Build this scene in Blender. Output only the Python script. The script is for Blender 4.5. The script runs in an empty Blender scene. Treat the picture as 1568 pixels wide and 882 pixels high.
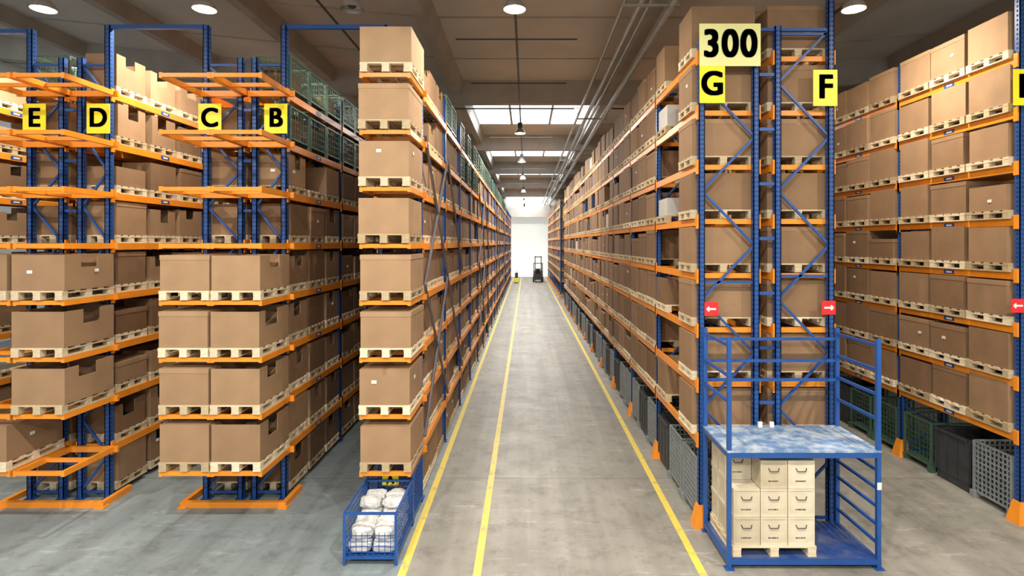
import bpy, math, random
from mathutils import Vector, Matrix
random.seed(7)
sc = bpy.context.scene

# ------------------------------------------------------------------ materials
def new_mat(name):
    m = bpy.data.materials.new(name); m.use_nodes = True
    nt = m.node_tree
    return m, nt, nt.nodes['Principled BSDF']

def simple(name, col, rough=0.5, metal=0.0, var=0.12, scale=6.0, bump=0.0, emit=None, estr=0):
    m, nt, b = new_mat(name)
    n = nt.nodes; l = nt.links
    tc = n.new('ShaderNodeTexCoord')
    ns = n.new('ShaderNodeTexNoise'); ns.inputs['Scale'].default_value = scale; ns.inputs['Detail'].default_value = 5
    l.new(tc.outputs['Object'], ns.inputs['Vector'])
    r = n.new('ShaderNodeValToRGB')
    r.color_ramp.elements[0].position = 0.3; r.color_ramp.elements[1].position = 0.7
    r.color_ramp.elements[0].color = (*[c*(1-var) for c in col], 1)
    r.color_ramp.elements[1].color = (*[min(1, c*(1+var)) for c in col], 1)
    l.new(ns.outputs['Fac'], r.inputs['Fac'])
    l.new(r.outputs['Color'], b.inputs['Base Color'])
    b.inputs['Roughness'].default_value = rough
    b.inputs['Metallic'].default_value = metal
    if bump:
        bp = n.new('ShaderNodeBump'); bp.inputs['Strength'].default_value = bump; bp.inputs['Distance'].default_value = 0.01
        l.new(ns.outputs['Fac'], bp.inputs['Height']); l.new(bp.outputs['Normal'], b.inputs['Normal'])
    if emit:
        b.inputs['Emission Color'].default_value = (*emit, 1); b.inputs['Emission Strength'].default_value = estr
    return m

def tinted(name, c0, c1, rough, scale, stretch=(1,1,1), amt=0.15):
    m, nt, b = new_mat(name); n = nt.nodes; l = nt.links
    at = n.new('ShaderNodeAttribute'); at.attribute_name = 'tint'
    r = n.new('ShaderNodeValToRGB')
    r.color_ramp.elements[0].color = (*c0, 1); r.color_ramp.elements[1].color = (*c1, 1)
    l.new(at.outputs['Fac'], r.inputs['Fac'])
    tc = n.new('ShaderNodeTexCoord'); mp = n.new('ShaderNodeMapping'); mp.inputs['Scale'].default_value = stretch
    l.new(tc.outputs['Object'], mp.inputs['Vector'])
    ns = n.new('ShaderNodeTexNoise'); ns.inputs['Scale'].default_value = scale; ns.inputs['Detail'].default_value = 4
    l.new(mp.outputs['Vector'], ns.inputs['Vector'])
    mx = n.new('ShaderNodeMix'); mx.data_type = 'RGBA'; mx.blend_type = 'MULTIPLY'
    mr = n.new('ShaderNodeMapRange'); mr.inputs['From Min'].default_value = 0.25; mr.inputs['From Max'].default_value = 0.75
    mr.inputs['To Min'].default_value = 1-amt; mr.inputs['To Max'].default_value = 1+amt*0.4
    l.new(ns.outputs['Fac'], mr.inputs['Value'])
    cb = n.new('ShaderNodeCombineColor')
    for k in ('Red', 'Green', 'Blue'): l.new(mr.outputs['Result'], cb.inputs[k])
    mx.inputs[0].default_value = 1
    l.new(r.outputs['Color'], mx.inputs[6]); l.new(cb.outputs['Color'], mx.inputs[7])
    l.new(mx.outputs[2], b.inputs['Base Color'])
    b.inputs['Roughness'].default_value = rough
    return m

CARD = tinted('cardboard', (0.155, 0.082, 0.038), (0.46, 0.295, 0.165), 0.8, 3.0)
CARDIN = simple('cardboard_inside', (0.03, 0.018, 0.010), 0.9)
TAPE = simple('packing_tape', (0.27, 0.165, 0.08), 0.35)
LABEL = simple('paper_label', (0.75, 0.75, 0.72), 0.6, var=0.04)
PWHITE = simple('white_carton', (0.50, 0.50, 0.48), 0.6, var=0.06)
WOOD = tinted('pallet_pine', (0.46, 0.35, 0.20), (0.84, 0.73, 0.53), 0.75, 5.0, (1, 1, 6), 0.25)
BLUE = simple('rack_blue_paint', (0.014, 0.075, 0.29), 0.38, var=0.12, scale=3)
ORANGE = simple('beam_orange_paint', (0.80, 0.27, 0.02), 0.38, var=0.08, scale=3)
HOLE = simple('perforation_dark', (0.006, 0.012, 0.04), 0.8)
YELLOW = simple('sign_yellow', (0.95, 0.83, 0.02), 0.4, var=0.02)
PALEY = simple('sign_pale_yellow', (0.86, 0.85, 0.36), 0.4, var=0.02)
BLACK = simple('letter_black', (0.01, 0.01, 0.012), 0.5)
DGREEN = simple('letter_dark_green', (0.012, 0.045, 0.035), 0.5)
RED = simple('sign_red', (0.72, 0.02, 0.025), 0.4, var=0.03)
WHITE = simple('white_paint', (0.85, 0.85, 0.83), 0.5, var=0.03)
GREENW = simple('green_wire', (0.055, 0.12, 0.08), 0.45)
GREYP = simple('grey_container_steel', (0.22, 0.245, 0.255), 0.45)
DGREY = simple('dark_grey_plastic', (0.04, 0.044, 0.05), 0.5)
STEEL = simple('galvanised_steel', (0.42, 0.42, 0.40), 0.4, 0.6)
BRACE = simple('brace_grey_blue', (0.16, 0.15, 0.17), 0.4, 0.3)
CRATE = tinted('crate_cream_board', (0.52, 0.45, 0.32), (0.72, 0.65, 0.50), 0.6, 4.0, amt=0.2)
BAG = simple('white_film_bag', (0.62, 0.62, 0.62), 0.35, var=0.25, scale=14, bump=0.6)
CEIL = simple('roof_panel_taupe', (0.60, 0.56, 0.51), 0.8, var=0.08, scale=0.6)
CONC = simple('precast_concrete_beam', (0.40, 0.37, 0.33), 0.8, var=0.12, scale=1.2)
WALLM = simple('wall_panel_white', (0.84, 0.86, 0.84), 0.7, var=0.03, scale=1)
DOORM = simple('door_panel_added_glow', (0.85, 0.88, 0.86), 0.6, var=0.02, emit=(0.95, 1.0, 0.98), estr=0.42)  # glow added to brighten the far door; no daylight passes through it
SKYL = simple('skylight_glazing', (0.9, 0.95, 1), 0.5, emit=(0.86, 0.94, 1.0), estr=3.0)
LAMPG = simple('lamp_glow', (1, 0.9, 0.75), 0.5, emit=(1, 0.86, 0.62), estr=30)
LAMPR = simple('lamp_reflector_glow', (0.9, 0.75, 0.5), 0.4, emit=(1, 0.70, 0.38), estr=1.6)
TYRE = simple('rubber', (0.02, 0.02, 0.02), 0.8)

def ramp2(name, p0, c0, p1, c1, scale, detail, rough, nr=0.6):
    m, nt, b = new_mat(name); n = nt.nodes; l = nt.links
    tc = n.new('ShaderNodeTexCoord')
    a = n.new('ShaderNodeTexNoise'); a.inputs['Scale'].default_value = scale; a.inputs['Detail'].default_value = detail; a.inputs['Roughness'].default_value = nr
    l.new(tc.outputs['Object'], a.inputs['Vector'])
    r = n.new('ShaderNodeValToRGB')
    r.color_ramp.elements[0].position = p0; r.color_ramp.elements[0].color = (*c0, 1)
    r.color_ramp.elements[1].position = p1; r.color_ramp.elements[1].color = (*c1, 1)
    l.new(a.outputs['Fac'], r.inputs['Fac']); l.new(r.outputs['Color'], b.inputs['Base Color'])
    b.inputs['Roughness'].default_value = rough
    return m
BOARD = ramp2('worn_blue_board', 0.42, (0.12, 0.23, 0.44), 0.60, (0.44, 0.53, 0.62), 4.2, 9, 0.5, 0.68)
PLATE = ramp2('scuffed_blue_plate', 0.40, (0.02, 0.06, 0.24), 0.70, (0.12, 0.15, 0.24), 2.5, 8, 0.4)
LINE = ramp2('floor_line_yellow', 0.30, (0.36, 0.32, 0.18), 0.45, (0.74, 0.58, 0.09), 5, 10, 0.5)

def floor_mat():
    m, nt, b = new_mat('worn_concrete_floor'); n = nt.nodes; l = nt.links
    tc = n.new('ShaderNodeTexCoord'); sx = n.new('ShaderNodeSeparateXYZ'); l.new(tc.outputs['Object'], sx.inputs[0])
    def noise(scale, detail, stretch=(1, 1, 1), rough=0.6, rot=0):
        mp = n.new('ShaderNodeMapping'); mp.inputs['Scale'].default_value = stretch; mp.inputs['Rotation'].default_value[2] = rot
        l.new(tc.outputs['Object'], mp.inputs['Vector'])
        a = n.new('ShaderNodeTexNoise'); a.inputs['Scale'].default_value = scale; a.inputs['Detail'].default_value = detail
        a.inputs['Roughness'].default_value = rough
        l.new(mp.outputs['Vector'], a.inputs['Vector']); return a.outputs['Fac']
    def ramp(fac, p0, c0, p1, c1):
        r = n.new('ShaderNodeValToRGB'); r.color_ramp.elements[0].position = p0; r.color_ramp.elements[1].position = p1
        r.color_ramp.elements[0].color = (*c0, 1); r.color_ramp.elements[1].color = (*c1, 1); l.new(fac, r.inputs['Fac']); return r.outputs['Color']
    def mix(fac, a, bb, mode='MIX'):
        x = n.new('ShaderNodeMix'); x.data_type = 'RGBA'; x.blend_type = mode
        if isinstance(fac, float): x.inputs[0].default_value = fac
        else: l.new(fac, x.inputs[0])
        l.new(a, x.inputs[6]); l.new(bb, x.inputs[7]); return x.outputs[2]
    warm = ramp(noise(0.7, 10), 0.3, (0.225, 0.215, 0.19), 0.7, (0.32, 0.31, 0.28))
    cool = ramp(noise(0.6, 10), 0.3, (0.20, 0.245, 0.265), 0.7, (0.275, 0.325, 0.345))
    ss = n.new('ShaderNodeMapRange'); ss.inputs['From Min'].default_value = -1.72; ss.inputs['From Max'].default_value = -1.66
    l.new(sx.outputs['X'], ss.inputs['Value'])
    base = mix(ss.outputs['Result'], cool, warm)
    wear = ramp(noise(1.6, 6, (1.3, 0.05, 1)), 0.38, (0.74, 0.74, 0.73), 0.6, (1.04, 1.04, 1.03))
    base = mix(0.8, base, wear, 'MULTIPLY')
    spots = ramp(noise(2.6, 12, (1, 1, 1), 0.75), 0.38, (0.66, 0.65, 0.63), 0.50, (1, 1, 1))
    base = mix(0.75, base, spots, 'MULTIPLY')
    scr = ramp(noise(1.4, 12, (0.6, 3.4, 1), 0.85, 0.25), 0.55, (1, 1, 1), 0.62, (1.6, 1.6, 1.6))
    base = mix(0.8, base, scr, 'MULTIPLY')
    scr2 = ramp(noise(2.0, 10, (5.0, 0.4, 1), 0.75, -0.2), 0.60, (1, 1, 1), 0.66, (0.75, 0.75, 0.75))
    base = mix(0.6, base, scr2, 'MULTIPLY')
    fr = n.new('ShaderNodeMath'); fr.operation = 'MODULO'; fr.inputs[1].default_value = 6.2
    ad = n.new('ShaderNodeMath'); ad.operation = 'ADD'; ad.inputs[1].default_value = 62-10.86
    l.new(sx.outputs['Y'], ad.inputs[0]); l.new(ad.outputs[0], fr.inputs[0])
    lt = n.new('ShaderNodeMath'); lt.operation = 'LESS_THAN'; lt.inputs[1].default_value = 0.02; l.new(fr.outputs[0], lt.inputs[0])
    dk = n.new('ShaderNodeRGB'); dk.outputs[0].default_value = (0.14, 0.13, 0.115, 1)
    base = mix(lt.outputs[0], base, dk.outputs[0])
    l.new(base, b.inputs['Base Color'])
    rr = n.new('ShaderNodeMapRange'); rr.inputs['To Min'].default_value = 0.38; rr.inputs['To Max'].default_value = 0.65
    l.new(noise(1.5, 8), rr.inputs['Value']); l.new(rr.outputs['Result'], b.inputs['Roughness'])
    return m
FLOOR = floor_mat()

# ------------------------------------------------------------------ mesh builder
class MB:
    def __init__(s): s.v = []; s.f = []; s.m = []; s.t = []; s.mats = []; s.M = None; s.tint = 0.5
    def mi(s, mat):
        if mat not in s.mats: s.mats.append(mat)
        return s.mats.index(mat)
    def add(s, vs, fs, mat):
        o = len(s.v); k = s.mi(mat)
        if s.M is not None: vs = [tuple(s.M @ Vector(v)) for v in vs]
        s.v.extend(vs)
        for f in fs: s.f.append([i+o for i in f]); s.m.append(k); s.t.append(s.tint)
    def box(s, x0, x1, y0, y1, z0, z1, mat):
        s.add([(x0,y0,z0),(x1,y0,z0),(x1,y1,z0),(x0,y1,z0),(x0,y0,z1),(x1,y0,z1),(x1,y1,z1),(x0,y1,z1)],
              [(0,3,2,1),(4,5,6,7),(0,1,5,4),(1,2,6,5),(2,3,7,6),(3,0,4,7)], mat)
    def bar(s, p, q, w, h, mat):
        p = Vector(p); q = Vector(q); d = (q-p).normalized()
        up = Vector((0,0,1)) if abs(d.z) < 0.95 else Vector((0,1,0))
        a = d.cross(up).normalized()*w/2; b = a.cross(d).normalized()*h/2
        vs = [tuple(c) for c in (p-a-b, p+a-b, p+a+b, p-a+b, q-a-b, q+a-b, q+a+b, q-a+b)]
        s.add(vs, [(0,3,2,1),(4,5,6,7),(0,1,5,4),(1,2,6,5),(2,3,7,6),(3,0,4,7)], mat)
    def cyl(s, p, q, r, mat, n=10, r2=None):
        p = Vector(p); q = Vector(q); d = (q-p).normalized(); r2 = r if r2 is None else r2
        up = Vector((0,0,1)) if abs(d.z) < 0.95 else Vector((0,1,0))
        a = d.cross(up).normalized(); b = a.cross(d).normalized()
        vs = [tuple(p+(a*math.cos(t)+b*math.sin(t))*r) for t in [2*math.pi*i/n for i in range(n)]]
        vs += [tuple(q+(a*math.cos(t)+b*math.sin(t))*r2) for t in [2*math.pi*i/n for i in range(n)]]
        fs = [(i,(i+1)%n,n+(i+1)%n,n+i) for i in range(n)] + [tuple(range(n))[::-1], tuple(range(n,2*n))]
        s.add(vs, fs, mat)
    def blob(s, c, r, mat, n=10, k=8, amp=0.18):
        vs = []; fs = []
        sd = random.random()*10
        for i in range(k+1):
            ph = math.pi*i/k
            for j in range(n):
                th = 2*math.pi*j/n
                q = 1+amp*math.sin(3*th+sd+2*ph)*math.sin(2.3*ph+sd*2)
                x, y, z = math.sin(ph)*math.cos(th), math.sin(ph)*math.sin(th), math.cos(ph)
                sg = lambda u: math.copysign(abs(u)**0.7, u)
                vs.append((c[0]+r[0]*sg(x)*q, c[1]+r[1]*sg(y)*q, c[2]+r[2]*sg(z)*q))
        for i in range(k):
            for j in range(n):
                fs.append((i*n+j, (i+1)*n+j, (i+1)*n+(j+1)%n, i*n+(j+1)%n))
        s.add(vs, fs, mat)
    def mesh(s, name):
        me = bpy.data.meshes.new(name); me.from_pydata(s.v, [], s.f)
        for mt in s.mats: me.materials.append(mt)
        me.polygons.foreach_set('material_index', s.m)
        at = me.attributes.new('tint', 'FLOAT', 'FACE'); at.data.foreach_set('value', s.t)
        me.update(); return me
    def obj(s, name, parent=None, loc=None):
        if loc is not None:
            s.v = [(a-loc[0], b-loc[1], c-loc[2]) for a, b, c in s.v]
        o = bpy.data.objects.new(name, s.mesh(name)); sc.collection.objects.link(o)
        if loc is not None: o.location = loc
        if parent is not None:
            o.parent = parent; o.matrix_parent_inverse = Matrix.Translation(parent.location).inverted()
        return o
def empty(name, loc=(0,0,0)):
    e = bpy.data.objects.new(name, None); e.location = loc; e.empty_display_size = 0.3
    sc.collection.objects.link(e); return e

# ------------------------------------------------------------------ loads
def pallet(mb, cx, cy, z, sx, sy, simple_=False):
    mb.tint = random.random()
    x0, x1, y0, y1 = cx-sx/2, cx+sx/2, cy-sy/2, cy+sy/2
    if simple_:
        mb.box(x0, x1, y0, y1, z+0.115, z+0.14, WOOD)
        for yy in (y0, cy-0.05, y1-0.1):
            for xx in (x0, cx-0.06, x1-0.12): mb.box(xx, xx+0.12, yy, yy+0.1, z+0.02, z+0.115, WOOD)
        for yy in (y0, cy-0.05, y1-0.1): mb.box(x0, x1, yy, yy+0.1, z, z+0.022, WOOD)
        return
    for i in range(5):
        yy = y0+(sy-0.11)*i/4; mb.box(x0, x1, yy, yy+0.11, z+0.122, z+0.144, WOOD)
    for xx in (x0, cx-0.06, x1-0.12): mb.box(xx, xx+0.12, y0, y1, z+0.10, z+0.121, WOOD)
    for xx in (x0, cx-0.06, x1-0.12):
        for yy in (y0, cy-0.06, y1-0.12):
            mb.box(xx+0.004, xx+0.116, yy+0.002, yy+0.118, z+0.022, z+0.10, WOOD)
    for xx in (x0, cx-0.06, x1-0.12): mb.box(xx, xx+0.12, y0, y1, z, z+0.021, WOOD)

def carton(mb, cx, cy, z, sx, sy, h, notch=None, yaw=0.0, label=False, tint=None, mat=None):
    C = mat or CARD
    mb.tint = random.random() if tint is None else tint
    mb.M = Matrix.Translation((cx, cy, z)) @ Matrix.Rotation(yaw, 4, 'Z')
    a, b = sx/2, sy/2
    if notch is None:
        mb.box(-a, a, -b, b, 0, h, C)
        if random.random() < 0.3: mb.box(-0.03, 0.03, -b-0.002, b+0.002, h-0.09, h+0.002, TAPE)
        if random.random() < 0.5:
            mb.tint = min(1, mb.tint+0.12)
            mb.box(-a-0.006, a+0.006, -b-0.006, b+0.006, h-0.07, h+0.006, C)
    else:
        t = 0.015
        nw = random.uniform(0.32, 0.46); nh = random.uniform(0.32, 0.5)*h; off = random.uniform(-0.12, 0.12)
        def wall_y(yc, cut):
            if not cut: mb.box(-a, a, yc-t/2, yc+t/2, 0, h, C); return
            l = 2*a; p = -a+l*(0.5-nw/2+off); q = p+l*nw
            mb.box(-a, a, yc-t/2, yc+t/2, 0, h-nh, C); mb.box(-a, p, yc-t/2, yc+t/2, h-nh, h, C); mb.box(q, a, yc-t/2, yc+t/2, h-nh, h, C)
        def wall_x(xc, cut):
            bb = b-t
            if not cut: mb.box(xc-t/2, xc+t/2, -bb, bb, 0, h, C); return
            l = 2*bb; p = -bb+l*(0.5-nw/2+off); q = p+l*nw
            mb.box(xc-t/2, xc+t/2, -bb, bb, 0, h-nh, C); mb.box(xc-t/2, xc+t/2, -bb, p, h-nh, h, C); mb.box(xc-t/2, xc+t/2, q, bb, h-nh, h, C)
        wall_y(-b+t/2, '-y' in notch); wall_y(b-t/2, False)
        wall_x(-a+t/2, '-x' in notch); wall_x(a-t/2, '+x' in notch)
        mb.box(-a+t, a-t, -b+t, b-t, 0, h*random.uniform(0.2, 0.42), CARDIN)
    if label:
        lx = random.uniform(-a*0.6, a*0.3); lz = random.uniform(0.3, 0.7)*h
        mb.box(lx, lx+0.08, -b-0.010, -b-0.001, lz, lz+0.05, LABEL)
        for s_ in (-1, 1):
            ly = random.uniform(-b*0.6, b*0.2)
            mb.box(s_*(a+0.006)-0.004, s_*(a+0.006)+0.004, ly, ly+0.08, lz, lz+0.05, LABEL)
    mb.M = None

def single_load(cx, cy, z, sx, sy, h, notch=None, csx=None, csy=None, tint=None):
    csx = csx or sx-0.02; csy = csy or sy-0.04
    m = MB(); pallet(m, cx, cy, z, sx, sy); m.obj('wooden_pallet', loc=(cx, cy, z))
    m = MB(); carton(m, cx, cy, z+0.1445, csx, csy, h, notch, random.uniform(-0.012, 0.012), random.random() < 0.12, tint); m.obj('cardboard_box', loc=(cx, cy, z+0.1445))

def bulk(x0, x1, y0, nb, bay, levels, hmax, per=3, notchp=0.3, aside='+x', skip=None, psy=0.82, tr=(0.0, 0.62), white=0.0, dark=0.0, topt=0.2, miss=0.03, short=0.2):
    bx = MB(); pl = MB()
    cx = (x0+x1)/2; sx = x1-x0
    pitch = (bay-0.12)/per
    for i in range(nb):
        for k, z in enumerate(levels):
            for j in range(per):
                if skip and skip(i, j, k): continue
                cy = y0+i*bay+0.11+pitch*(j+0.5)
                far = cy > 24
                pallet(pl, cx, cy, z, sx, psy, simple_=far)
                r = random.random()
                h = hmax*(random.uniform(0.84, 1.0) if random.random() > short else random.uniform(0.55, 0.84))
                nt_ = (aside if random.random() < notchp else None)
                if far and random.random() < 0.5: nt_ = None
                if r < miss: continue
                mt = None
                if r > 1-white: mt = PWHITE; h *= 0.8
                elif r > 1-white-dark: mt = DGREY; h *= 0.75
                w = random.uniform(0.92, 0.985)
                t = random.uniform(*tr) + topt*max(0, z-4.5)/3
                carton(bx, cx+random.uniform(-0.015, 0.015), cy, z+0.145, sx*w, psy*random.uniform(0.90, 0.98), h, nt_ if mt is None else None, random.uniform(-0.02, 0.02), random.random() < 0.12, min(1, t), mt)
    bx.obj('stacked_cardboard_boxes'); pl.obj('stacked_wooden_pallets')

# ------------------------------------------------------------------ racks
def rack(x0, x1, y0, nb, bay, levels, top, guard=None, holes=2, tall=None, diagstep=0.87, spacer=None, stick=0, name='pallet_rack'):
    e = empty(name, ((x0+x1)/2, y0+nb*bay/2, 0))
    U = MB(); B = MB()
    up = 0.095
    for i in range(nb+1):
        y = y0+i*bay
        for n_, xx in enumerate((x0, x1-up)):
            t = top
            if tall and i in tall and n_ in tall[i]: t = tall[i][n_]
            U.box(xx, xx+up, y, y+0.012, 0.02, t, BLUE)
            U.box(xx, xx+0.014, y, y+0.10, 0.02, t, BLUE); U.box(xx+up-0.014, xx+up, y, y+0.10, 0.02, t, BLUE)
            U.box(xx-0.03, xx+up+0.03, y-0.03, y+0.13, 0, 0.02, BLUE)
            if i < holes:
                z = 0.2
                while z < t-0.05:
                    U.box(xx+0.022, xx+0.036, y-0.0015, y, z, z+0.035, HOLE)
                    U.box(xx+up-0.036, xx+up-0.022, y-0.0015, y, z, z+0.035, HOLE)
                    U.box(xx+up, xx+up+0.0015, y+0.03, y+0.06, z, z+0.035, HOLE)
                    U.box(xx-0.0015, xx, y+0.03, y+0.06, z, z+0.035, HOLE)
                    z += 0.075
        z = 0.15; s = 0
        while z+diagstep*0.5 < top-0.05:
            z2 = min(z+diagstep*0.52, top-0.05)
            p, q = (x0+0.06, x1-0.06) if s % 2 == 0 else (x1-0.06, x0+0.06)
            U.bar((p, y+0.05, z), (q, y+0.05, z2), 0.035, 0.035, BLUE)
            z = z2; s += 1
        for zz in (0.12, top*0.5, top-0.12): U.bar((x0+0.05, y+0.05, zz), (x1-0.05, y+0.05, zz), 0.035, 0.04, BLUE)
        if spacer:
            for zz in levels: U.box(spacer[0], spacer[1], y+0.02, y+0.06, zz-0.35, zz-0.30, BLUE)
        if guard == 'foot':
            B.add([(x0-0.10,y-0.10,0),(x0+0.12,y-0.10,0),(x0+0.12,y+0.16,0),(x0-0.10,y+0.16,0),
                   (x0-0.02,y-0.03,0.34),(x0+0.11,y-0.03,0.34),(x0+0.11,y+0.12,0.34),(x0-0.02,y+0.12,0.34)],
                  [(0,3,2,1),(4,5,6,7),(0,1,5,4),(1,2,6,5),(2,3,7,6),(3,0,4,7)], ORANGE)
    for i in range(nb):
        ya, yb = y0+i*bay+0.10, y0+(i+1)*bay
        for z in levels:
            if z < 0.3: continue
            for n_, xx in enumerate((x0, x1-0.05)):
                xa = xx-0.02 if n_ == 0 else xx+0.02
                B.box(xa, xa+0.05, ya, yb, z-0.12, z-0.001, ORANGE)
                for yy in (ya-0.09, yb):
                    B.box(xa-0.006, xa+0.056, yy+0.005, yy+0.085, z-0.17, z+0.06, ORANGE)
            if stick:
                xs_ = x0-0.0235 if stick < 0 else x1+0.0205
                B.box(xs_, xs_+0.003, (ya+yb)/2-0.13, (ya+yb)/2+0.13, z-0.10, z-0.03, BLUE)
                B.box(xs_-0.001, xs_+0.004, (ya+yb)/2-0.07, (ya+yb)/2+0.07, z-0.08, z-0.05, LABEL)
    for z in levels:
        if z < 0.3: continue
        for i in range(min(nb+1, 3)):
            y = y0+i*bay+0.10
            B.box(x0+0.06, x1-0.06, y, y+0.04, z-0.09, z-0.01, ORANGE)
    U.obj('uprights', e); B.obj('load_beams', e)
    return e

LV_L = [0.95+0.887*k for k in range(8)]
LV_R = [0.545+0.870*k for k in range(1, 9)]
YL = 9.97; YG = 9.03; BAY = 2.9
pt = (BAY-0.12)/3

def cantilever(e, cx, w, ya, yb, levels, name='pickup_arms'):
    m = MB()
    for z in levels:
        for xx in (cx-w/2, cx+w/2-0.05):
            m.box(xx, xx+0.05, ya, yb, z-0.09, z-0.002, ORANGE)
        m.box(cx-w/2+0.05, cx+w/2-0.05, ya, ya+0.05, z-0.075, z-0.012, ORANGE)
        m.box(cx-w/2+0.05, cx+w/2-0.05, ya+0.55, ya+0.60, z-0.075, z-0.012, ORANGE)
        m.box(cx-w/2-0.06, cx+w/2+0.06, yb-0.05, yb+0.0, z-0.10, z-0.003, ORANGE)
    m.obj(name, e)

# left blocks -------------------------------------------------------
racksL = {'Z': (-10.9, -10.3), 'E': (-8.76, -8.11), 'D': (-7.88, -7.30), 'C': (-5.67, -4.97), 'B': (-4.82, -4.21)}
for key, (a, b) in racksL.items():
    nb = 4 if key == 'Z' else 8
    tall = {'D': {0: {1: 8.32}}, 'B': {0: {1: 8.32}}, 'C': {0: {0: 8.32}}, 'E': {0: {0: 8.25}}}.get(key)
    sp = {'E': (-8.11, -7.88), 'C': (-4.97, -4.82)}.get(key)
    side = '+x' if key in ('D', 'B', 'Z') else '-x'
    e = rack(a, b, YL, nb, BAY, LV_L, 7.75, tall=tall, spacer=sp, diagstep=1.2, stick=1 if side == '+x' else 0)
    if key != 'Z': cantilever(e, (a+b)/2, 0.80, YL-1.12, YL, LV_L)
    def skip(i, j, k, key=key):
        if key == 'B' and (k == 8 or (k == 7 and i < 3)): return True
        if key == 'C' and k == 8 and i < 2: return True
        if key == 'E' and k == 8: return True
        return False
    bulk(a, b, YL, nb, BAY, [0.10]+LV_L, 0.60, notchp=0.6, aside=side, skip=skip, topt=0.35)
# A
aE = rack(-2.60, -1.83, YL, 20, BAY, LV_L, 7.75, tall={0: {1: 7.9}}, diagstep=1.2, holes=1)
cantilever(aE, -2.2, 0.80, YL-1.12, YL, LV_L)
bulk(-2.60, -1.86, YL, 20, BAY, [0.03]+LV_L, 0.62, notchp=0.08, aside='+x', skip=lambda i, j, k: (k == 8 and i >= 1) or (k == 7 and i in (2, 3)), psy=0.86, tr=(0.05, 0.5))
m = MB()
for i in range(0, 20):
    ya, yb = YL+i*BAY+0.05, YL+(i+1)*BAY+0.05
    if i % 4 in (0, 1):
        for z in ((1.1, 3.75), (3.75, 6.4)):
            zz = z if i % 2 == 0 else z[::-1]
            m.cyl((-1.785, ya, zz[0]), (-1.785, yb, zz[1]), 0.028, BRACE, 6)
            if i % 4 == 0: m.cyl((-1.785, ya, zz[1]), (-1.785, yb, zz[0]), 0.028, BRACE, 6)
m.obj('diagonal_braces', aE)

m = MB(); e = empty('aisle_portal_frame', (-6.5, YL, 8.3))
m.bar((-7.36, YL+0.05, 8.30), (-5.62, YL+0.05, 8.30), 0.07, 0.07, BLUE)
m.bar((-4.26, YL+0.05, 8.30), (-2.45, YL+0.05, 8.30), 0.07, 0.07, BLUE)
m.bar((-2.45, YL+0.05, 8.33), (-2.45, YL+0.05, 7.7), 0.07, 0.07, BLUE)
m.bar((-8.71, YL+0.05, 8.22), (-10.4, YL+0.05, 8.22), 0.07, 0.07, BLUE)
m.bar((-10.35, YL+0.05, 8.25), (-10.35, YL+0.05, 7.7), 0.07, 0.07, BLUE)
m.obj('tubes', e)
for xa, xb in ((-8.98, -7.18), (-5.88, -4.08)):
    m = MB()
    m.box(xa, xb, YL-0.32, YL-0.24, 0.0, 0.10, ORANGE)
    m.box(xa, xa+0.08, YL-0.24, YL+0.4, 0.0, 0.10, ORANGE); m.box(xb-0.08, xb, YL-0.24, YL+0.4, 0.0, 0.10, ORANGE)
    m.box(xa-0.03, xa+0.12, YL-0.36, YL-0.2, 0, 0.02, ORANGE); m.box(xb-0.12, xb+0.03, YL-0.36, YL-0.2, 0, 0.02, ORANGE)
    m.obj('floor_guard_rail')

yc = YL-0.60
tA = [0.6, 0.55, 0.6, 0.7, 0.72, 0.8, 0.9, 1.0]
for k in range(8):
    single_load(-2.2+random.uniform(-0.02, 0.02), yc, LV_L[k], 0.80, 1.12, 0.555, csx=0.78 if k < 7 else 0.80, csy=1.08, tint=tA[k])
for cx in (-5.32, -4.515):
    for k in range(4):
        single_load(cx+random.uniform(-0.015, 0.015), yc, LV_L[k], 0.78, 1.10, (0.58, 0.56, 0.56, 0.55)[k], notch='+x' if (cx > -5) else None, csx=0.76, csy=1.06, tint=random.uniform(0.42, 0.68))
for k in (1, 2, 3):
    single_load(-7.59, yc, LV_L[k], 0.80, 1.12, 0.56, notch='+x', csx=0.82, csy=1.06, tint=random.uniform(0.45, 0.7))
for k in (0, 3):
    single_load(-8.45, yc, LV_L[k], 0.78, 1.12, 0.56, csx=0.76, csy=1.06, tint=0.45)

# right blocks ---------------------------------------------------------
rack(2.74, 3.70, YG, 11, BAY, LV_R, 7.75, guard='foot', spacer=(3.70, 3.95), diagstep=1.66)
rack(3.95, 4.89, YG, 11, BAY, LV_R, 7.95, tall={0: {1: 9.2}}, diagstep=1.66)
bulk(2.70, 3.70, YG, 11, BAY, LV_R, 0.64, notchp=0.04, aside='-x', skip=lambda i, j, k: i == 0 and (j == 0 or (j == 1) or (k not in (0, 2))), psy=0.86, tr=(0.02, 0.44), white=0.02, dark=0.02)
bulk(3.90, 4.93, YG, 11, BAY, LV_R, 0.62, notchp=0.04, aside='+x', skip=lambda i, j, k: (i == 0 and j == 0), tr=(0.0, 0.4))
m = MB(); pl = MB()
for k, mt, w_, h_ in ((6, PWHITE, 0.7, 0.42), (4, PWHITE, 0.7, 0.34), (7, CARD, 0.8, 0.7)):
    cy = YG+0.11+pt*2.5
    pallet(pl, 3.2, cy, LV_R[k], 1.0, 0.82); carton(m, 3.1, cy, LV_R[k]+0.1445, w_, 0.7, h_, mat=mt, tint=0.5)
m.obj('stacked_cardboard_boxes'); pl.obj('stacked_wooden_pallets')
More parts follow.
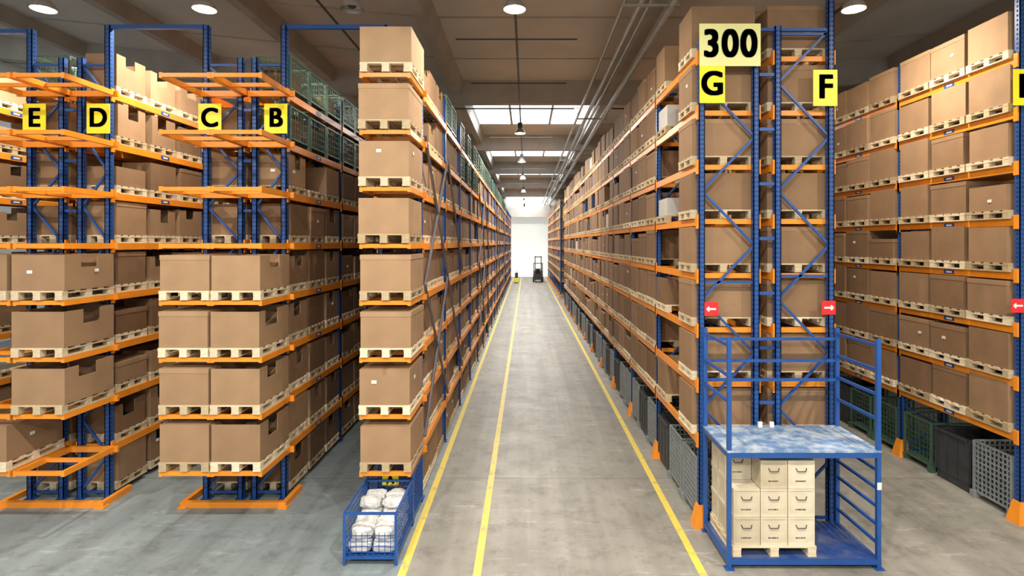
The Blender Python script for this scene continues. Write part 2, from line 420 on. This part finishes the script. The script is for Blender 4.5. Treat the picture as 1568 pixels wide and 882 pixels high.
for k in range(8):
    h = 0.59 if k < 7 else 0.68
    single_load(3.19, YG+0.57, LV_R[k], 1.04, 0.8, h, csx=1.02, csy=0.78, tint=random.uniform(0.25, 0.5))
    single_load(4.40, YG+0.57, LV_R[k], 1.02, 0.8, h, csx=1.0, csy=0.78, tint=random.uniform(0.25, 0.5))
rack(2.74, 3.70, 46.0, 9, BAY, LV_R, 7.9, guard='foot', holes=0)
bulk(2.73, 3.64, 46.0, 9, BAY, LV_R, 0.58, notchp=0.0, aside='-x')
rack(7.92, 8.88, YG+0.1, 6, BAY, LV_R, 8.25, guard='foot', stick=-1, tall={0: {0: 9.2}})
bulk(7.84, 8.80, YG+0.1, 6, BAY, LV_R, 0.65, notchp=0.0, aside='-x', psy=0.89, tr=(0.2, 0.5), topt=0.4, miss=0.0, short=0.06)
m = MB()
m.bar((4.84, YG+0.05, 9.17), (7.97, YG+0.05, 9.17), 0.07, 0.07, BLUE)
m.bar((3.72, YG+0.05, 7.90), (4.86, YG+0.05, 7.90), 0.05, 0.05, BLUE)
m.obj('aisle_portal_frame')

# ------------------------------------------------------------------ wire containers
def wire_mesh(name, sx, sy, h, mat, step=0.1, r=0.006, z0=0.1, solid=None, halffront=False, feet=False):
    m = MB(); a, b = sx/2, sy/2
    for x in (-a, a):
        for y in (-b, b):
            m.bar((x, y, 0), (x, y, h), 0.04, 0.04, mat)
    for z in (z0, h):
        for y in (-b, b): m.bar((-a, y, z), (a, y, z), 0.03, 0.03, mat)
        for x in (-a, a): m.bar((x, -b, z), (x, b, z), 0.03, 0.03, mat)
    m.box(-a, a, -b, b, z0-0.01, z0+0.01, mat)
    n = int(sx/step)
    for i in range(1, n):
        x = -a+sx*i/n
        for y in (-b, b):
            top = h*0.62 if (halffront and y < 0) else h
            m.bar((x, y, z0), (x, y, top), r, r, mat)
    n = int(sy/step)
    for i in range(1, n):
        y = -b+sy*i/n
        for x in (-a, a): m.bar((x, y, z0), (x, y, h), r, r, mat)
    n = int((h-z0)/step)
    for i in range(1, n):
        z = z0+(h-z0)*i/n
        for x in (-a, a): m.bar((x, -b, z), (x, b, z), r, r, mat)
        for y in (-b, b):
            if halffront and y < 0 and z > h*0.62: continue
            m.bar((-a, y, z), (a, y, z), r, r, mat)
    if solid: m.box(-a+0.03, a-0.03, -b+0.03, b-0.03, z0+0.012, h*0.8, solid)
    if feet:
        for x in (-a, 0, a):
            for y in (-b, b): m.box(x-0.05, x+0.05, y-0.05, y+0.05, 0, z0, mat)
    return m.mesh(name)
def inst(me, name, loc, rz=0):
    o = bpy.data.objects.new(name, me); o.location = loc; o.rotation_euler[2] = rz; sc.collection.objects.link(o); return o
gm = wire_mesh('green_wire_container', 0.62, 0.84, 0.66, GREENW, 0.11, 0.008)
gm2 = wire_mesh('green_wire_container', 0.76, 0.86, 0.72, GREENW, 0.11, 0.008)
for i in range(5):
    for j in range(3):
        y = YL+i*BAY+0.11+pt*(j+0.5)
        inst(gm, 'green_wire_container', (-4.515, y, LV_L[7]))
        if i < 3: inst(gm, 'green_wire_container', (-4.515, y, LV_L[6]))
        if i < 2: inst(gm, 'green_wire_container', (-8.44, y, LV_L[7]))
for i in range(1, 14):
    for j in range(3):
        if (i+j) % 5 == 3: continue
        y = YL+i*BAY+0.11+pt*(j+0.5)
        inst(gm2, 'green_wire_container', (-2.22, y, LV_L[7]))
        if i in (2, 3): inst(gm2, 'green_wire_container', (-2.22, y, LV_L[6]))
m = MB()
for i in range(5):
    for j in range(3):
        y = YL+i*BAY+0.11+pt*(j+0.5)
        if random.random() < 0.5: carton(m, -4.515, y, LV_L[7]+0.112, 0.45, 0.6, 0.35, tint=random.random()*0.5)
        if i < 3: carton(m, -4.515, y, LV_L[6]+0.112, 0.45, 0.6, 0.4, tint=random.random()*0.5)
m.obj('loose_cardboard_boxes')

def plastic_bin(name):
    m = MB(); a, b, h = 0.44, 0.39, 0.95
    m.box(-a, a, -b, b, 0.12, 0.16, DGREY)
    for s in (-1, 1):
        m.box(s*a-0.02, s*a+0.02, -b, b, 0.16, h, DGREY); m.box(-a, a, s*b-0.02, s*b+0.02, 0.16, h, DGREY)
        m.box(s*a-0.04, s*a+0.04, -b-0.02, b+0.02, h-0.05, h, DGREY); m.box(-a, a, s*b-0.04, s*b+0.04, h-0.05, h, DGREY)
    for x in (-a, -0.15, 0.15, a):
        for s in (-1, 1): m.box(x-0.02, x+0.02, s*b-0.035, s*b+0.035, 0.16, h, DGREY)
    for y in (-b, -0.13, 0.13, b):
        for s in (-1, 1): m.box(s*a-0.035, s*a+0.035, y-0.02, y+0.02, 0.16, h, DGREY)
    for x in (-a+0.06, 0, a-0.06): m.box(x-0.06, x+0.06, -b, b, 0, 0.12, DGREY)
    return m.mesh(name)
pb = plastic_bin('dark_plastic_pallet_box')
gg = wire_mesh('grey_mesh_box_container', 0.90, 0.78, 1.0, GREYP, 0.085, 0.020, z0=0.12, solid=DGREY, feet=True)
gn = wire_mesh('green_wire_container', 0.90, 0.78, 0.95, GREENW, 0.10, 0.006, z0=0.12, feet=True)
for x0_, nb_, yy_ in ((3.22, 11, YG), (8.40, 6, YG+0.1)):
    for i in range(nb_):
        for j in range(3):
            y = yy_+i*BAY+0.11+pt*(j+0.5)
            if x0_ < 4: kind = [gg, gg, pb, gg, pb, gg][(i*3+j) % 6]
            else: kind = [gg, pb, gn, gn, gn, pb][(i*3+j) % 6]
            inst(kind, kind.name.split('.')[0], (x0_, y, 0))

# ------------------------------------------------------------------ signs
def sign(name, cx, y, cz, w, h, txt, size, mat, tmat, bold=0.016, sy=1.0):
    e = empty(name, (cx, y, cz))
    m = MB(); m.box(cx-w/2, cx+w/2, y, y+0.012, cz-h/2, cz+h/2, mat); m.obj('panel', e)
    for dx in (-1, -0.5, 0, 0.5, 1):
        for dz in (-0.6, 0.6):
            cu = bpy.data.curves.new('letter', 'FONT'); cu.body = txt; cu.size = size; cu.align_x = 'CENTER'; cu.align_y = 'CENTER'
            cu.extrude = 0.002; cu.materials.append(tmat)
            if len(txt) > 1: cu.space_character = 1.12
            o = bpy.data.objects.new('letter', cu); sc.collection.objects.link(o)
            o.parent = e; o.location = (dx*bold, -0.004, dz*bold); o.rotation_euler = (math.pi/2, 0, 0); o.scale = (0.94, sy, 1)
    return e
zs = 6.67
for ch, px in (('E', 52), ('D', 150), ('C', 321), ('B', 422)):
    sign('aisle_letter_sign', (px-806)/87.4*0.995, YL-0.05, zs, 0.40, 0.52, ch, 0.46, YELLOW, BLACK)
SG = 96.5
sign('aisle_letter_sign', (1089-806)/SG, YG-0.06, 4.5+(372-131)/SG, 0.40, 0.58, 'G', 0.52, YELLOW, BLACK, 0.02)
sign('aisle_letter_sign', (1261-806)/SG, YG-0.06, 4.5+(372-136)/SG, 0.38, 0.57, 'F', 0.52, YELLOW, BLACK, 0.02)
sign('aisle_letter_sign', (1566-806)/SG, YG-0.06, 4.5+(372-135)/SG, 0.38, 0.57, 'E', 0.52, YELLOW, BLACK, 0.02)
sign('zone_number_sign', (1116-806)/SG, YG-0.06, 4.5+(372-70.5)/SG, 0.965, 0.67, '300', 0.56, PALEY, DGREEN, 0.022, 1.08)
sign('aisle_letter_sign', 3.2, 45.9, 4.5+(372-328)/18.9, 0.5, 1.1, 'G', 0.5, YELLOW, BLACK)
def arrow(cx, y, cz, d):
    e = empty('direction_arrow_sign', (cx, y, cz))
    m = MB(); w = 0.11
    m.box(cx-w, cx+w, y, y+0.01, cz-w, cz+w, RED); m.obj('panel', e)
    m = MB(); yy = y-0.003
    m.box(cx-0.07, cx+0.07, yy, y, cz-0.014, cz+0.014, WHITE)
    for s in (-1, 1):
        m.bar((cx+d*0.075, yy+0.001, cz), (cx+d*0.035, yy+0.001, cz+s*0.035), 0.003, 0.022, WHITE)
    m.obj('arrow', e)
arrow((1089-806)/SG, YG-0.02, 4.5+(372-473)/SG, -1)
arrow((1268-806)/SG, YG-0.02, 4.5+(372-471)/SG, 1)
arrow((1558-806)/SG, YG-0.02, 4.5+(372-468)/SG, -1)

# ------------------------------------------------------------------ blue loading platform
e = empty('loading_platform_cage', (3.8, 8.4, 0))
m = MB(); X0, X1, Y0, Y1 = 2.80, 4.86, 7.86, 8.90
T = 0.055
for x in (X0, X1):
    m.bar((x, Y0, 0.0), (x, Y0, 3.17), T, T, BLUE)
    m.bar((x, Y1, 0.0), (x, Y1, 3.17), T, T, BLUE)
    m.box(x-0.06, x+0.06, Y0-0.06, Y0+0.06, 0, 0.015, BLUE); m.box(x-0.06, x+0.06, Y1-0.06, Y1+0.06, 0, 0.015, BLUE)
for z in (3.00, 2.66, 2.36):
    m.bar((X0, Y1, z), (X1, Y1, z), 0.035, 0.045, BLUE)
for z in (3.08, 2.74, 2.40, 2.06): m.bar((X1, Y0, z), (X1, Y1, z), 0.035, 0.04, BLUE)
for z in (3.08, 2.66, 2.30): m.bar((X0, Y0, z), (X0, Y1, z), 0.035, 0.04, BLUE)
for z in (0.35, 0.60, 0.85, 1.10, 1.35): m.bar((X1, Y0, z), (X1, Y1, z), 0.035, 0.035, BLUE)
for z in (0.10, 1.57):
    for y in (Y0, Y1): m.bar((X0, y, z), (X1, y, z), 0.05, 0.07, BLUE)
    for x in (X0, X1, (X0+X1)/2): m.bar((x, Y0, z), (x, Y1, z), 0.05, 0.07, BLUE)
m.box(X1-0.03, X1+0.03, Y0-0.032, Y0-0.028, 1.10, 1.20, LABEL)
m.obj('frame', e)
m = MB(); m.box(X0-0.03, X1+0.03, Y0-0.03, Y1+0.03, 1.61, 1.64, BOARD); m.obj('deck_board', e)
m = MB(); m.box(X0, X1, Y0, Y1, 0.136, 0.15, PLATE); m.obj('base_plate', e)
m = MB(); m.box(3.60, 3.66, Y1-0.08, Y1-0.04, 1.64, 1.72, WHITE); m.box(3.78, 3.84, Y1-0.08, Y1-0.04, 1.64, 1.72, WHITE); m.obj('clips', e)
m = MB(); pallet(m, 3.44, 8.37, 0.151, 1.16, 0.98); m.obj('wooden_pallet', loc=(3.44, 8.37, 0.151))
def crate(cx, y0, z, w=0.368, d=0.315, h=0.392):
    m = MB(); m.tint = random.random(); x0, x1 = cx-w/2, cx+w/2; y1 = y0+d
    m.box(x0+0.008, x1-0.008, y0+0.008, y1-0.008, z+0.001, z+h-0.03, CRATE)
    m.tint = min(1, m.tint+0.2)
    m.box(x0, x1, y0, y1, z+h-0.028, z+h-0.002, CRATE)
    m.box(x0, x1, y0, y1, z+0.001, z+0.03, CRATE)
    for xx in (x0, x1-0.02): m.box(xx, xx+0.02, y0, y0+0.02, z+0.03, z+h-0.03, CRATE)
    zc = z+h*0.62
    m.bar((cx-0.055, y0-0.010, zc), (cx+0.055, y0-0.010, zc), 0.008, 0.009, DGREY)
    for s in (-1, 1):
        m.bar((cx+s*0.055, y0-0.010, zc), (cx+s*0.075, y0+0.004, zc+0.045), 0.008, 0.009, DGREY)
    for k in range(6):
        xx = cx-0.075+k*0.024
        m.box(xx, xx+random.uniform(0.010, 0.018), y0+0.005, y0+0.009, z+0.095, z+0.113, BLACK)
    m.obj('wooden_crate', loc=(cx, y0, z))
zb = 0.151+0.145
for c, cx in enumerate((3.06, 3.44, 3.82)):
    for r in range(3):
        for d in range(3):
            if c == 0 and r == 2 and d == 0: continue
            crate(cx, 7.90+d*0.322, zb+r*0.394)

# ------------------------------------------------------------------ blue mesh containers at A
bm = wire_mesh('blue_mesh_container', 0.72, 1.10, 0.72, BLUE, 0.075, 0.008, halffront=True)
inst(bm, 'blue_mesh_container', (-2.18, 8.50, 0))
bm2 = wire_mesh('blue_mesh_container', 0.72, 0.78, 0.80, BLUE, 0.075, 0.008)
inst(bm2, 'blue_mesh_container', (-2.18, 9.50, 0))
m = MB()
for y in (8.13, 8.40, 8.68, 8.88):
    for x in (-2.35, -2.02):
        m.blob((x+random.uniform(-0.01, 0.01), y, 0.21), (0.165, 0.14, 0.10), BAG, 14, 10, 0.1)
        m.blob((x+random.uniform(-0.01, 0.01), y+0.02, 0.39), (0.165, 0.14, 0.10), BAG, 14, 10, 0.1)
        if y > 8.5: m.blob((x+random.uniform(-0.02, 0.02), y, 0.56), (0.16, 0.13, 0.08), BAG, 14, 10, 0.1)
m.obj('white_plastic_bags')
sign('aisle_letter_sign', -2.17, 9.075, 0.72, 0.26, 0.20, 'A', 0.19, YELLOW, BLACK, 0.006)

# ------------------------------------------------------------------ forklift at far end
def forklift(cx, cy):
    e = empty('forklift', (cx, cy, 0))
    m = MB()
    m.box(cx-0.55, cx+0.55, cy-0.6, cy+1.2, 0.25, 0.9, DGREY); m.box(cx-0.5, cx+0.5, cy+0.7, cy+1.3, 0.3, 1.25, RED); m.obj('chassis', e)
    m = MB()
    for x in (cx-0.35, cx+0.35): m.bar((x, cy-0.85, 0.1), (x, cy-0.85, 3.0), 0.1, 0.12, DGREY)
    for z in (0.4, 1.5, 2.9): m.bar((cx-0.35, cy-0.85, z), (cx+0.35, cy-0.85, z), 0.08, 0.1, DGREY)
    for x in (cx-0.25, cx+0.25): m.box(x-0.06, x+0.06, cy-2.0, cy-0.9, 0.08, 0.13, DGREY)
    m.obj('mast_and_forks', e)
    m = MB()
    for x in (cx-0.5, cx+0.5):
        m.bar((x, cy-0.5, 0.9), (x, cy-0.3, 2.1), 0.07, 0.07, DGREY); m.bar((x, cy+0.9, 1.2), (x, cy+0.7, 2.1), 0.07, 0.07, DGREY)
    m.box(cx-0.55, cx+0.55, cy-0.35, cy+0.75, 2.1, 2.16, DGREY); m.box(cx-0.25, cx+0.25, cy+0.1, cy+0.6, 0.9, 1.5, BLACK); m.obj('overhead_guard', e)
    m = MB()
    for x in (cx-0.6, cx+0.45):
        for y in (cy-0.4, cy+0.9): m.cyl((x, y, 0.28), (x+0.16, y, 0.28), 0.28, TYRE, 16)
    m.obj('wheels', e)
forklift(1.35, 66)
m = MB(); m.box(-1.35, -0.9, 63.6, 65.0, 0.1, 0.5, YELLOW); m.box(-1.3, -0.95, 64.7, 65.1, 0.1, 1.1, DGREY); m.bar((-1.12, 65.1, 1.0), (-1.12, 65.7, 1.3), 0.06, 0.06, DGREY)
for x in (-1.3, -0.95): m.cyl((x-0.05, 64.0, 0.12), (x+0.05, 64.0, 0.12), 0.12, TYRE)
m.obj('pallet_truck')

# ------------------------------------------------------------------ building shell
XL, XR, YB, YF = -24.0, 20.0, -10.0, 75.0
m = MB(); m.box(XL, XR, YB, YF, -0.2, 0, FLOOR); m.obj('floor')
m = MB()
for x in (-1.69, -0.67, 2.40): m.box(x-0.055, x+0.055, 1.0, 74, 0.0, 0.003, LINE)
m.obj('floor_marking_lines')
m = MB(); m.box(XL, XR, YF, YF+0.2, 0, 13.5, WALLM); m.obj('wall_back')
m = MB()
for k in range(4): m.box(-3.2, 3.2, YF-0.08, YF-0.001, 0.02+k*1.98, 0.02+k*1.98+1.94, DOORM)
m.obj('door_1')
m = MB(); m.box(XL-0.2, XL, YB, YF, 0, 13.5, WALLM); m.obj('wall_left')
m = MB(); m.box(XR, XR+0.2, YB, YF, 0, 13.5, WALLM); m.obj('wall_right')

def zr(x):
    if x < -2.7: return 10.7+(-2.7-x)*0.10
    if x > 5: return 10.7+(x-5)*0.10
    return 10.7
GY = [-10, 0.5, 11.5, 22, 33, 44, 55, 66]
skl = [(g+3.4, g+7.6) for g in GY[:-1]]
xs = [XL, -22, -17, -12, -7.5, -2.7, 3.2, 5, 9, 14, XR]
m = MB(); sk = MB()
ys = sorted(set([YB, YF]+[s[0] for s in skl]+[s[1] for s in skl]))
for i in range(len(xs)-1):
    for j in range(len(ys)-1):
        x0, x1, y0, y1 = xs[i], xs[i+1], ys[j], ys[j+1]
        isk = any(abs(y0-s[0]) < 1e-6 for s in skl) and (x0 == -2.7 or x0 == -22)
        if x0 == -2.7 and 3 < y0 < 20: isk = False
        t = sk if isk else m
        z0, z1 = zr(x0), zr(x1)
        t.add([(x0,y0,z0),(x1,y0,z1),(x1,y1,z1),(x0,y1,z0),(x0,y0,z0+0.2),(x1,y0,z1+0.2),(x1,y1,z1+0.2),(x0,y1,z0+0.2)],
              [(0,3,2,1),(4,5,6,7),(0,1,5,4),(1,2,6,5),(2,3,7,6),(3,0,4,7)], SKYL if isk else CEIL)
        if isk and x0 == -2.7:
            for f in (0.33, 0.66):
                xb = x0+(x1-x0)*f; m.box(xb-0.05, xb+0.05, y0, y1, z0-0.05, z0+0.0, CONC)
m.obj('ceiling'); sk.obj('window_skylights')
m = MB()
for g in GY+[72.5]:
    hb = 0.85 if g < 70 else 2.9
    for i in range(len(xs)-1):
        x0, x1 = xs[i], xs[i+1]; z0, z1 = zr(x0), zr(x1)
        m.add([(x0,g-0.15,z0-hb),(x1,g-0.15,z1-hb),(x1,g+0.15,z1-hb),(x0,g+0.15,z0-hb),(x0,g-0.35,z0),(x1,g-0.35,z1),(x1,g+0.35,z1),(x0,g+0.35,z0)],
              [(0,3,2,1),(4,5,6,7),(0,1,5,4),(1,2,6,5),(2,3,7,6),(3,0,4,7)], CONC)
for x in (-21, -17, -12, -7.5, -2.7, 3.2, 9, 14, 18):
    z = zr(x); w = 0.2
    m.add([(x-w*0.7,YB,z-0.5),(x+w*0.7,YB,z-0.5),(x+w*0.7,YF,z-0.5),(x-w*0.7,YF,z-0.5),(x-w*1.5,YB,z+0.02),(x+w*1.5,YB,z+0.02),(x+w*1.5,YF,z+0.02),(x-w*1.5,YF,z+0.02)],
          [(0,3,2,1),(4,5,6,7),(0,1,5,4),(1,2,6,5),(2,3,7,6),(3,0,4,7)], CONC)
m.obj('trim_roof_girders')
m = MB()
for j in range(24):
    y = YB+1.1+j*3.5
    for i in range(len(xs)-1):
        m.bar((xs[i], y, zr(xs[i])-0.015), (xs[i+1], y, zr(xs[i+1])-0.015), 0.05, 0.03, CONC)
m.obj('trim_roof_panel_joints')
m = MB()
for x, z, r in ((2.05, 9.55, 0.05), (2.35, 9.45, 0.07), (2.62, 9.6, 0.05), (2.95, 9.35, 0.09)):
    m.cyl((x, 0, z), (x, 74, z), r, STEEL, 8)
for y in GY[1:]:
    m.bar((1.95, y, 9.3), (3.1, y, 9.3), 0.05, 0.05, STEEL)
    for x in (1.98, 3.08): m.bar((x, y, 9.3), (x, y, 9.84), 0.02, 0.02, STEEL)
m.obj('ceiling_pipes')
zp = 9.72
for xsr, xa, xb in (((-0.25, -4.5), -10, 1.85), ((7.0,), 3.3, 8.2)):
    m = MB()
    for x in xsr:
        m.cyl((x, 0, zp), (x, 72, zp), 0.03, DGREY, 6)
        for y in GY[1:]: m.bar((x, y, zp), (x, y, zr(x)-0.86), 0.02, 0.02, DGREY)
    for y in (-4.0, 3.5, 10.6, 22.0): m.cyl((xa, y, zp-0.03), (xb, y, zp-0.03), 0.025, DGREY, 6)
    if xa < 0:
        for y in (14.5, 18.5, 28, 40, 50): m.cyl((-1.8, y, zp-0.03), (1.3, y, zp-0.03), 0.02, DGREY, 6)
    m.obj('sprinkler_pipes')

# ------------------------------------------------------------------ lamps
def lamp(x, y, power=0, on=True, z=8.85):
    e = empty('high_bay_lamp', (x, y, z))
    m = MB()
    n = 20
    def ring(r, zz): return [(x+r*math.cos(2*math.pi*i/n), y+r*math.sin(2*math.pi*i/n), zz) for i in range(n)]
    prof = [(0.21, z), (0.19, z+0.08), (0.12, z+0.18), (0.09, z+0.22)]
    def loft(prof, mat, flip=False):
        vs = []; fs = []
        for r, zz in prof: vs += ring(r, zz)
        for k in range(len(prof)-1):
            for i in range(n):
                f = (k*n+i, k*n+(i+1)%n, (k+1)*n+(i+1)%n, (k+1)*n+i); fs.append(f[::-1] if flip else f)
        m.add(vs, fs, mat)
    loft(prof, STEEL)
    loft([(r-0.008, zz+0.001) for r, zz in prof], LAMPR if on else STEEL, True)
    m.box(x-0.09, x+0.09, y-0.09, y+0.09, z+0.22, z+0.42, DGREY)
    m.cyl((x, y, z+0.42), (x, y, 9.66), 0.012, DGREY, 6)
    m.obj('housing', e)
    m = MB(); m.blob((x, y, z+0.11), (0.08, 0.08, 0.09), LAMPG if on else DGREY, 14, 10, 0); m.obj('bulb', e)
    if on and power:
        L = bpy.data.lights.new('lamp_light', 'AREA'); L.shape = 'DISK'; L.size = 0.22; L.energy = power; L.color = (1, 0.90, 0.76)
        o = bpy.data.objects.new('lamp_light', L); sc.collection.objects.link(o)
        o.parent = e; o.location = (0, 0, 0.01)
for x, on in ((-9.0, True), (-6.0, True), (-3.25, False), (-0.22, True), (6.1, True)):
    lamp(x, 10.6, 300, on)
for y in (22.6, 30.6, 38.6, 48.6, 60.6, 69.0): lamp(-0.25, y, 400)
for y in (3.5, -4.0):
    for x in (-9, -3.2, 1.3, 7.5): lamp(x, y, 480)
for x in (-9.5, 6.1): lamp(x, 22.0, 300)

def overhead_area_light(x, y, sx, sy, p):
    L = bpy.data.lights.new('skylight_and_wall_fill', 'AREA'); L.shape = 'RECTANGLE'; L.size = sx; L.size_y = sy; L.energy = p; L.color = (0.90, 0.96, 1.0)
    o = bpy.data.objects.new('skylight_and_wall_fill', L); sc.collection.objects.link(o); o.location = (x, y, zr(x)-0.1)
for y in (-4.5, 27.5, 38.5, 49.5, 60.5, 71.0): overhead_area_light(0.25, y, 5.0, 2 if y > 70 else 4, {-4.5: 800, 71.0: 700}.get(y, 430))  # last one has no skylight above it: added to brighten the far wall

w = bpy.data.worlds.new('World'); sc.world = w; w.use_nodes = True
bg = w.node_tree.nodes['Background']; bg.inputs[0].default_value = (1.0, 0.97, 0.93, 1); bg.inputs[1].default_value = 0.75

cam = bpy.data.cameras.new('Camera'); co = bpy.data.objects.new('Camera', cam); sc.collection.objects.link(co)
co.location = (0, 0, 4.5); co.rotation_euler = (math.pi/2, 0, 0)
cam.lens = 20; cam.sensor_width = 36; cam.shift_x = -22/1568; cam.shift_y = -69/1568; cam.clip_end = 300
sc.camera = co
sc.view_settings.view_transform = 'Standard'
